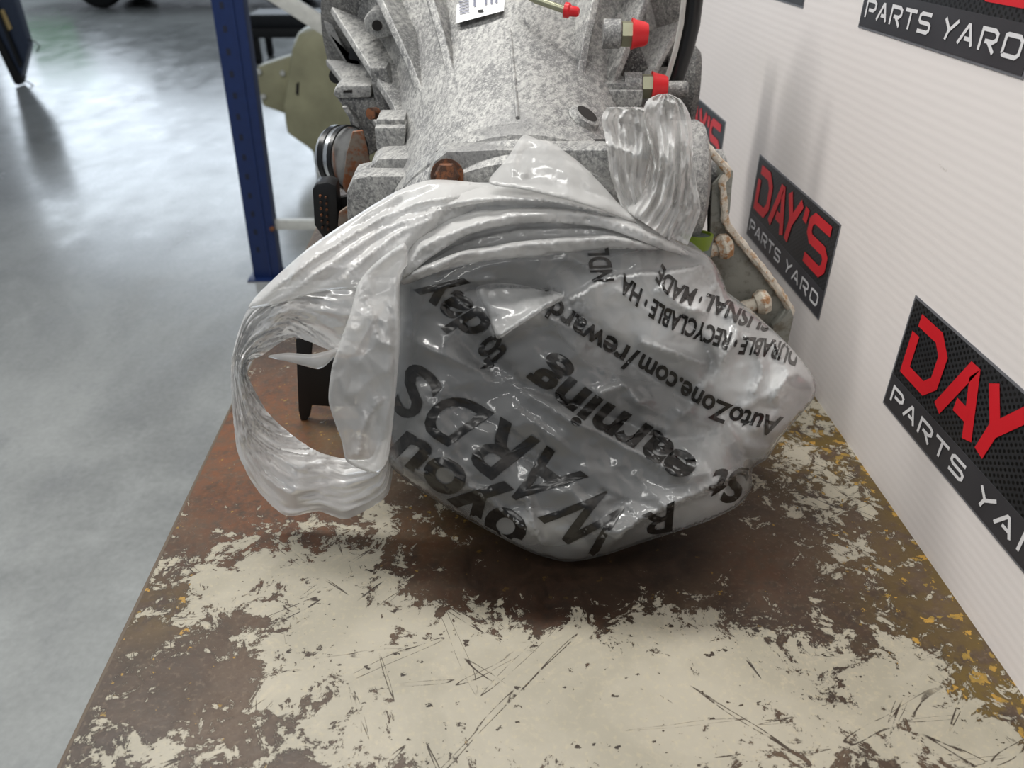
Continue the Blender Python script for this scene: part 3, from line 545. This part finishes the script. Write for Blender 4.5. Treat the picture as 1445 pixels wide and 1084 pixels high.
# doubled or tripled film is denser: the gathered mouth, the loose right side, the tucked lower hem
ga = np.clip((352 - by) / 50, 0, 1) * .85
for gx0, gy0, sx, sy, k in ((960, 445, 110, 60, .85), (1080, 540, 80, 75, .9), (890, 415, 80, 32, .7), (740, 435, 55, 22, .35), (1000, 720, 90, 28, .45), (760, 745, 60, 22, .35), (1000, 620, 80, 40, .3), (560, 480, 18, 120, .3)):
    ga = np.maximum(ga, k * np.exp(-((bx - gx0) / sx) ** 2 - ((by - gy0) / sy) ** 2) * 1.25)
at_ = bb.data.attributes.new('gather', 'FLOAT', 'POINT'); at_.data.foreach_set('value', np.clip(ga, 0, .9).astype(np.float32))
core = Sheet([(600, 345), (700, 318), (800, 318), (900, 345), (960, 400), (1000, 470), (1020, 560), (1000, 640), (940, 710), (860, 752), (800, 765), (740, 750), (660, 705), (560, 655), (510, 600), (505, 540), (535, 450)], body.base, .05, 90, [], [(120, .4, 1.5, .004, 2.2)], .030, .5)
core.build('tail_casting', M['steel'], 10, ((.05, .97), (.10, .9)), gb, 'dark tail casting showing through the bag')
drape = Sheet([(612, 256), (560, 272), (500, 308), (430, 356), (362, 418), (352, 436), (395, 428), (450, 412), (500, 410), (530, 432), (563, 402), (580, 350), (625, 318), (700, 290), (760, 285), (700, 264)], lambda x, y: np.interp(y, [250, 300, 350, 400, 440], [.715, .69, .665, .645, .635]) + .02 * ((x - 600) / 250) ** 2, .006, 12,
    [([(370, 420), (440, 368), (520, 318), (600, 285), (690, 275)], .009, 6, 5), ([(400, 420), (470, 370), (540, 325), (610, 300), (690, 282)], .009, 6, 7), ([(470, 405), (520, 360), (570, 325), (630, 305)], .009, 6, 7), ([(510, 410), (545, 365), (590, 335)], .008, 6, 6), ([(430, 372), (500, 322), (570, 282)], -.005, 5, 5)], [(60, -.62, 3.0, .006, 4.4), (24, -.62, 2.0, .003, 7.7)])
drape.build('bag_mouth', M['bag2'], 3, ((.006, .995),), bag)
gus = Sheet([(564, 394), (564, 480), (558, 560), (548, 645), (530, 668), (490, 652), (482, 622), (464, 568), (468, 520), (478, 488), (495, 440), (506, 400), (530, 372), (570, 345), (575, 372)], lambda x, y: np.interp(y, [390, 450, 550, 670], [.632, .61, .59, .575]), .004, 8,
    [([(510, 410), (525, 440), (535, 480), (562, 490)], .006, 4, 7), ([(540, 560), (515, 600), (505, 650)], .008, 5, 10), ([(555, 500), (548, 580), (535, 640)], .005, 6, 6)], [(50, 1.3, 1.8, .006, 1.4), (20, 1.3, 1.5, .003, 8.7)])
gus.build('bag_gusset', M['bagg'], 3, ((.004, .995),), bag)
flap = Sheet([(690, 258), (715, 225), (738, 192), (760, 198), (780, 203), (820, 232), (850, 262), (875, 290), (900, 315), (860, 300), (800, 282), (740, 268)], lambda x, y: np.minimum(np.interp(y, [190, 240, 300], [.80, .735, .695]), np.array([onbarrel(float(a), float(b), .010).y for a, b in zip(x, y)])), .003, 8,
    [([(738, 194), (728, 215), (724, 245)], .007, 5, 5), ([(780, 205), (750, 225), (738, 250)], .006, 5, 5), ([(770, 230), (830, 262), (880, 300)], .005, 7, 5)], [(36, .5, 1.6, .007, 6.1), (16, .5, 1.5, .0025, 2.9)])
flap.build('bag_flap', M['bagg'], 4, ((.003, .995),), bag)
def overlap(name, poly, free, lift, mat, wd=26, label=None):
    fq = catmull(free, 4)
    def base(x, y): return body.Y(x, y) - .0015 - lift * np.exp(-(dist_to(fq, x, y) / wd) ** 1.4)
    return Sheet(poly, base, .004, 5, [], [(30, .25, 2.0, .0022, 4.2)]).build(name, mat, 4, ((.003, .998),), bag)
overlap('bag_pleat', [(568, 392), (578, 345), (640, 310), (720, 293), (800, 294), (870, 311), (940, 339), (984, 364), (940, 354), (860, 324), (790, 315), (720, 318), (660, 332), (610, 362)], [(568, 394), (610, 362), (660, 332), (720, 318), (790, 315), (860, 324), (940, 354)], .011, M['bag2'], 14)
overlap('bag_pleat', [(572, 335), (612, 262), (700, 264), (780, 272), (850, 290), (905, 315), (850, 302), (780, 286), (700, 284), (630, 298)], [(572, 335), (630, 298), (700, 284), (780, 286), (850, 302)], .010, M['bag2'], 13)
overlap('bag_pleat', [(563, 392), (646, 358), (690, 350), (740, 342), (860, 334), (930, 352), (860, 352), (760, 362), (690, 368), (620, 384), (572, 402)], [(563, 392), (646, 358), (690, 350), (740, 342), (860, 334), (930, 352)], .009, M['bagg'], 11)
overlap('bag_pleat', [(672, 408), (720, 402), (796, 418), (762, 441), (726, 464), (702, 478), (688, 446)], [(796, 418), (762, 441), (726, 464), (702, 478)], .011, M['bags'], 22)
hY = lambda x, y: np.interp(y, [130, 200, 280, 345], [.745, .735, .715, .69])
# left carrying handle: a pleated film loop
OUT = [(560, 392), (500, 396), (455, 396), (398, 400), (350, 437), (330, 492), (326, 530), (329, 590), (336, 640), (362, 690), (402, 727), (450, 722), (490, 732), (545, 700), (556, 650)]
INN = [(500, 500), (478, 500), (450, 488), (412, 476), (372, 500), (352, 512), (350, 530), (362, 556), (380, 585), (410, 612), (435, 630), (455, 640), (490, 648), (525, 645), (540, 600)]
def handle_loop(OUT, INN, nu=150, nw=34, name='bag_handle', mat='bag3', yfun=None, seed=0.0, k=1.0, fr=1.0):
    a, b = None, None
    def res(src, ctrl):
        t = np.linspace(0, len(ctrl) - 1, nu); c = np.array(ctrl, float); o = np.empty((nu, 2))
        for i in range(nu):
            k = min(int(t[i]), len(ctrl) - 2); f = t[i] - k; g = lambda j: c[min(max(j, 0), len(c) - 1)]
            p0, p1, p2, p3 = g(k - 1), g(k), g(k + 1), g(k + 2)
            o[i] = (2 * f**3 - 3 * f**2 + 1) * p1 + (f**3 - 2 * f**2 + f) * (p2 - p0) * .4 + (-2 * f**3 + 3 * f**2) * p2 + (f**3 - f**2) * (p3 - p1) * .4
        return o
    A, B = res(a, OUT), res(b, INN); vs_, fs = [], []
    for i in range(nu):
        u = i / (nu - 1); wd = np.linalg.norm(A[i] - B[i]); am = .0045 + .0035 * math.exp(-((u - .42) / .16) ** 2)
        for j in range(nw):
            v = j / (nw - 1); p = A[i] * (1 - v) + B[i] * v
            p = p + rng.normal(0, .25, 2)
            yb = np.interp(p[1], [390, 450, 550, 640, 735], [.66, .655, .645, .635, .612]) + .015 * math.sin(u * 3.1)
            nf = 6 + 9 * math.exp(-((u - .42) / .2) ** 2)
            pl = -am * 1.6 * (1 - 2.6 * abs(noise.noise((u * 5, v * nf, 1)))) - am * .7 * (1 - 2.6 * abs(noise.noise((u * 11, v * nf * 2.3, 3)))) + .014 * noise.noise((u * 9, v * 3, 7)) + .018 * (2 * v - 1) ** 2
            if yfun: yb = yfun(p[0], p[1], v); pl = k * (-am * 1.6 * (1 - 2.6 * abs(noise.noise((u * 2.5 + seed, v * fr, 1 + seed)))) - am * .8 * (1 - 2.6 * abs(noise.noise((u * 5 + seed, v * fr * 2.2, 3)))) + .006 * noise.noise((u * 9, v * 6, seed)))
            vs_.append(tuple(PY(p[0], p[1], yb + pl)))
    for i in range(nu - 1):
        for j in range(nw - 1): fs.append((i * nw + j, i * nw + j + 1, (i + 1) * nw + j + 1, (i + 1) * nw + j))
    return mesh(name, vs_, fs, M[mat], bag, True)
handle_loop(OUT, INN)
hz = lambda x, y: float(np.interp(y, [130, 200, 280, 345], [.745, .735, .715, .69]))
handle_loop([(880, 300), (862, 250), (856, 205), (849, 168), (856, 153), (864, 151)], [(928, 322), (914, 275), (920, 225), (922, 185), (914, 156), (900, 151)], 70, 30, 'bag_handle', 'bag2', lambda x, y, v: hz(x, y) + .02 * (2 * v - 1) ** 2, 4.0, 1.6, 5.5)
handle_loop([(925, 326), (944, 290), (955, 250), (962, 205)], [(970, 346), (988, 300), (983, 258), (974, 205)], 50, 20, 'bag_handle_skirt', 'bagg', lambda x, y, v: hz(x, y) + .002, 7.0, 1.3, 6.0)
handle_loop([(884, 297), (906, 266), (914, 232), (909, 200), (905, 166), (914, 141), (930, 133)], [(948, 342), (966, 300), (974, 250), (978, 205), (974, 165), (962, 142), (944, 132)], 90, 40, 'bag_handle', 'bag2', lambda x, y, v: hz(x, y) - .018 + .03 * (2 * v - 1) ** 2, 9.0, 1.7, 6.5)
strip = Sheet([(378, 504), (405, 500), (440, 502), (476, 494), (466, 510), (450, 521), (420, 514), (395, 508)], lambda x, y: .655 + 0 * x, .002, 5, [], [(30, .1, 2, .003, 2.1)]); strip.build('bag_strip', M['bag2'], 4, ((.003, .99),), bag)

# print on the bag: letters follow the film
def glyph_mesh(txt, bold):
    c = bpy.data.curves.new('t', 'FONT'); c.body = txt; c.size = 1.0; c.offset = bold; c.resolution_u = 4; c.fill_mode = 'FRONT'
    o = bpy.data.objects.new('t', c); COL.objects.link(o); bpy.context.view_layer.update(); me = bpy.data.meshes.new_from_object(o.evaluated_get(bpy.context.evaluated_depsgraph_get()))
    bpy.data.objects.remove(o); bm = bmesh.new(); bm.from_mesh(me); bpy.data.meshes.remove(me)
    bmesh.ops.triangulate(bm, faces=bm.faces)
    for _ in range(5):
        e = [x for x in bm.edges if x.calc_length() > .11]
        if not e: break
        bmesh.ops.subdivide_edges(bm, edges=e, cuts=1, use_grid_fill=False); bmesh.ops.triangulate(bm, faces=bm.faces)
    return bm
def poly_at(pts, f):
    pts = np.array(pts, float); sl = np.r_[0, np.cumsum(np.linalg.norm(np.diff(pts, axis=0), axis=1))]; sl /= sl[-1]
    return np.stack([np.interp(f, sl, pts[:, 0]), np.interp(f, sl, pts[:, 1])], -1)
def letter(txt, base, topl, sheet=body, bold=.03, cap=None, name='printed_word'):
    bm = glyph_mesh(txt, bold); v = np.array([x.co[:] for x in bm.verts]); x0, x1 = v[:, 0].min(), v[:, 0].max(); f = (v[:, 0] - x0) / (x1 - x0); t = v[:, 1] / (cap or .729)
    p = poly_at(base, f) * (1 - t)[:, None] + poly_at(topl, f) * t[:, None]; ok = inside(sheet.o, p[:, 0], p[:, 1]) & (dist_to(sheet.o, p[:, 0], p[:, 1]) > 2)
    P = sheet.pos(p[:, 0], p[:, 1], .0016)
    for b, q in zip(bm.verts, P): b.co = V(q)
    bmesh.ops.delete(bm, geom=[b for b, k in zip(list(bm.verts), ok) if not k], context='VERTS')
    o = from_bm(name, bm, M['ink'], bag); o.data.polygons.foreach_set('use_smooth', [True] * len(o.data.polygons)); return o
B_ = [(897, 735), (832, 677), (764, 626), (699, 586), (630, 546), (575, 503)]; T_ = [(838, 806), (748, 726), (694, 683), (632, 634), (577, 600), (546, 575)]
for i, ch in enumerate('WARDS'):
    g = lambda L, k, f: tuple(np.array(L[k]) * (1 - f) + np.array(L[k + 1]) * f)
    letter(ch, [g(B_, i, .05), g(B_, i, .92)], [g(T_, i, .05), g(T_, i, .92)], bold=.02)
def off(base, vec): return [(x + vec[0], y + vec[1]) for x, y in base]
letter('earning', [(990, 652), (954, 632), (926, 608), (896, 590), (850, 566), (800, 530), (768, 506)], [(950, 695), (916, 672), (888, 650), (856, 634), (812, 608), (764, 572), (728, 546)], bold=.03)
letter('to', [(716, 500), (700, 468)], [(676, 534), (655, 500)], bold=.03); letter('day', [(698, 458), (674, 436), (648, 412), (614, 388)], [(646, 488), (621, 464), (598, 444), (566, 420)], bold=.03)
letter('St', [(1062, 662), (1010, 664)], [(1040, 712), (990, 708)], bold=.03)
ZB = [(1106, 590), (1060, 582), (1020, 568), (985, 548), (950, 526), (920, 506), (890, 491), (850, 468), (820, 448), (790, 424), (768, 408)]
letter('AutoZone.com', [tuple(p) for p in poly_at(ZB, np.linspace(0, .57, 8))], off([tuple(p) for p in poly_at(ZB, np.linspace(0, .57, 8))], (-13, 27)), bold=.025)
letter('/rewards', [tuple(p) for p in poly_at(ZB, np.linspace(.58, 1, 8))], off([tuple(p) for p in poly_at(ZB, np.linspace(.58, 1, 8))], (-15, 29)), bold=.025)
DB = [(1130, 492), (1100, 482), (1080, 478), (1050, 476), (1010, 462), (975, 450), (935, 432), (905, 408), (880, 386)]
for wtxt, a, b in (('DURABLE', 0, .30), ('\u2022', .32, .335), ('RECYCLABLE', .36, .80), ('\u2022', .825, .84), ('HA', .87, 1.0)):
    q = [tuple(p) for p in poly_at(DB, np.linspace(a, b, 6))]; letter(wtxt, q, off(q, (-8, 25)), bold=.03)
letter('NDLE', [(866, 396), (862, 372), (858, 352), (856, 338)], [(834, 398), (830, 376), (828, 354), (826, 338)], bold=.02)
SB = [(1094, 446), (1064, 439), (1044, 433), (1026, 421), (1004, 418), (989, 410), (964, 404), (944, 388), (934, 372)]
for wtxt, a, b in (('SUSNAL', 0, .56), ('\u2022', .58, .60), ('MADE', .64, 1.0)):
    q = [tuple(p) for p in poly_at(SB, np.linspace(a, b, 6))]; letter(wtxt, q, off(q, (-10, 23)), bold=.03)
letter('R', [(952, 708), (905, 728)], [(948, 752), (898, 762)], bold=.015)
letter('oyou', [(752, 748), (704, 706), (654, 664), (615, 636), (572, 610)], [(714, 784), (664, 744), (614, 702), (580, 673), (538, 645)], bold=.03, cap=.56)

# ------------------------------------------------------------------ background: rack, trolley, housing, car, leaning panel
rack = thing('storage_rack', 'blue steel storage rack upright with pale bracing behind the workbench', 'rack', (-.9, 3.0, FLOORZ))
RY = 3.0
def post(x0, x1):
    K = .034; xs = lambda x, z: x - (z - FLOORZ) * -K * (1 if x0 < 0 else 0)
    def pr(name, a, b, y0, y1, z0, z1, mat, parent, bev=0.0):
        bm = bmesh.new(); prism(bm, [(xs(a, z0), y0, z0), (xs(b, z0), y0, z0), (xs(b, z1), y0, z1), (xs(a, z1), y0, z1)], (0, y1 - y0, 0))
        if bev: bevel(bm, bev)
        return from_bm(name, bm, mat, parent, bool(bev))
    po = pr('upright', x0, x1, RY, RY + .07, FLOORZ + .006, 1.9, M['blue'], rack, .004)
    for k in range(24):
        z = FLOORZ + .12 + k * .075; pr('slot', x0 + .028, x0 + .042, RY - .001, RY + .004, z, z + .022, M['bluedk'], po)
    pr('rib', x1 - .042, x1 - .034, RY - .006, RY, FLOORZ + .01, 1.9, M['blue'], po)
    box('foot_plate', (x0 - .02, RY - .03, FLOORZ), (x1 + .02, RY + .1, FLOORZ + .006), M['blue'], rack, .001)
    return po
post(-.945, -.835); post(.12, .23)
def bar(name, a, b, hw, th, mat, parent):
    a, b = Vector(a), Vector(b); d = (b - a).normalized(); n = d.cross(Vector((0, 1, 0))).normalized() * hw; bm = bmesh.new(); prism(bm, [a + n, b + n, b - n, a - n], (0, th, 0)); bevel(bm, .002); return from_bm(name, bm, mat, parent, True)
bar('brace', PY(352, -30, 3.02), PY(470, 46, 3.02), .028, .03, M['galv'], rack); bar('brace', PY(388, 318, 3.02), PY(620, 318, 3.02), .020, .03, M['galv'], rack)
lathe('bolt', V(PY(384, 323, 2.995)), (0, -1, 0), [(0, .011), (.008, .009)], M['rust'], rack, 12)
tr = thing('low_trolley', 'black low trolley on castors behind the blue rack upright', 'trolley', (-2.0, 8.3, FLOORZ))
tA, tB = PY(340, 46, 8.0), PY(440, 46, 8.0)
box('deck', (tA[0], 8.0, tA[2] - .05), (tB[0] + .3, 8.7, tA[2] + .03), M['blackm'], tr, .008); box('grey_tray', (tA[0] + .05, 8.1, tA[2] + .03), (tB[0] + .2, 8.6, tA[2] + .14), M['steel'], tr, .01)
for cx in (tA[0] + .1, tB[0] + .2):
    for cyy in (8.1, 8.6):
        box('castor_post', (cx - .03, cyy - .03, FLOORZ + .10), (cx + .03, cyy + .03, tA[2] - .03), M['blackm'], tr, .004); lathe('castor', Vector((cx - .025, cyy, FLOORZ + .06)), (1, 0, 0), [(0, .058), (.05, .058)], M['rubber'], tr, 24)
hs = thing('axle_housing', 'olive beige cast housing with bolted side arm standing behind the rack', 'housing', (-1.0, 4.6, FLOORZ))
hc = PY(440, 135, 4.6)
slab('housing_shell', [(418, 46), (470, 30), (505, 60), (510, 150), (500, 240), (470, 262), (440, 215), (402, 190), (398, 150), (404, 110), (410, 70)], 4.55, .30, M['olive'], hs, .05)
arm = slab('side_arm', [(362, 94), (412, 78), (412, 165), (370, 150), (364, 125)], 4.62, .12, M['olive'], hs, .02)
for q in ((366, 101), (399, 103), (372, 136)): lathe('bolt', V(PY(q[0], q[1], 4.615)), (0, -1, 0), [(0, .016), (.012, .014)], M['galv'], arm, 8)
slab('dark_slot', [(418, 118), (422, 116), (421, 136), (417, 132)], 4.545, .01, M['hole_dark'], hs, 0)
box('foot', (hc[0] - .05, 4.65, FLOORZ), (hc[0] + .35, 4.85, FLOORZ + .3), M['olive'], hs, .02)
# car, mostly above the picture: wheels, sill and bumper
cz = FLOORZ; wc = PZ(142, 12, FLOORZ); carx, cary = wc[0], wc[1]
car = thing('parked_car', 'dark parked car with green bumper of which only tyre and underside show', 'car', (carx + 1.3, cary + .8, cz))
for wx in (carx, carx + 2.7):
    for wy in (cary, cary + 1.45):
        wl = lathe('tyre', Vector((wx, wy, cz + .34)), (0, 1, 0), [(0, .25), (.01, .31), (.05, .34), (.17, .34), (.21, .31), (.22, .25)], M['rubber'], car, 40); lathe('wheel_rim', Vector((wx, wy + .004, cz + .34)), (0, 1, 0), [(0, .08), (.03, .24), (.19, .24), (.2, .08)], M['galv'], wl, 30)
bm = bmesh.new(); prof = [(-.85, .25), (-.9, .5), (-.8, .72), (.3, .95), (1.0, 1.42), (2.3, 1.45), (3.1, 1.0), (3.55, .9), (3.6, .35), (3.4, .25)]
prism(bm, [Vector((carx + a, cary - .06, cz + b)) for a, b in prof], (0, 1.78, 0)); bevel(bm, .05, 3); from_bm('car_body', bm, M['carpaint'], car, True)
box('bumper', (carx - 1.15, cary - .1, cz + .2), (carx - .42, cary + 1.0, cz + 1.0), M['bumper'], car, .06)
box('underbody', (carx - .75, cary + .25, cz + .14), (carx + 3.45, cary + 1.35, cz + .26), M['blackm'], car, .02)
for (a, b) in ((.55, 1.25), (1.35, 2.4)): box('side_window', (carx + a, cary - .066, cz + 1.0), (carx + b, cary - .058, cz + 1.32), M['black'], car)
# leaning slate panel at the far left
pn = thing('folded_creeper', 'slate blue padded board with yellow tag leaning at the far left edge', 'board', PZ(28, 121, FLOORZ))
Yp = float(PZ(28, 121, FLOORZ)[1])
pnl = slab('board', [(-40, -60), (2, -60), (40, 66), (28, 116), (20, 112), (-40, -20)], Yp, .10, M['navy'], pn, .01); slab('edge_strip', [(-46, -20), (-40, -22), (30, 112), (27, 121), (20, 119)], Yp - .02, .1, M['blackm'], pn, .008)
slab('rail', [(-30, -40), (-26, -42), (30, 90), (27, 96)], Yp - .03, .03, M['black'], pn, .003); slab('yellow_tag', [(0, 14), (5, 13), (17, 40), (10, 45), (0, 28)], Yp - .012, .004, M['yellow'], pn, 0)
tube('wire_handle', [PY(x, y, Yp + .02) for x, y in ((40, 56), (50, 59), (56, 65), (52, 73))], .006, M['blackm'], pn, 8); tube('wire_foot', [PY(x, y, Yp + .01) for x, y in ((30, 112), (40, 116), (49, 122))], .006, M['blackm'], pn, 8)
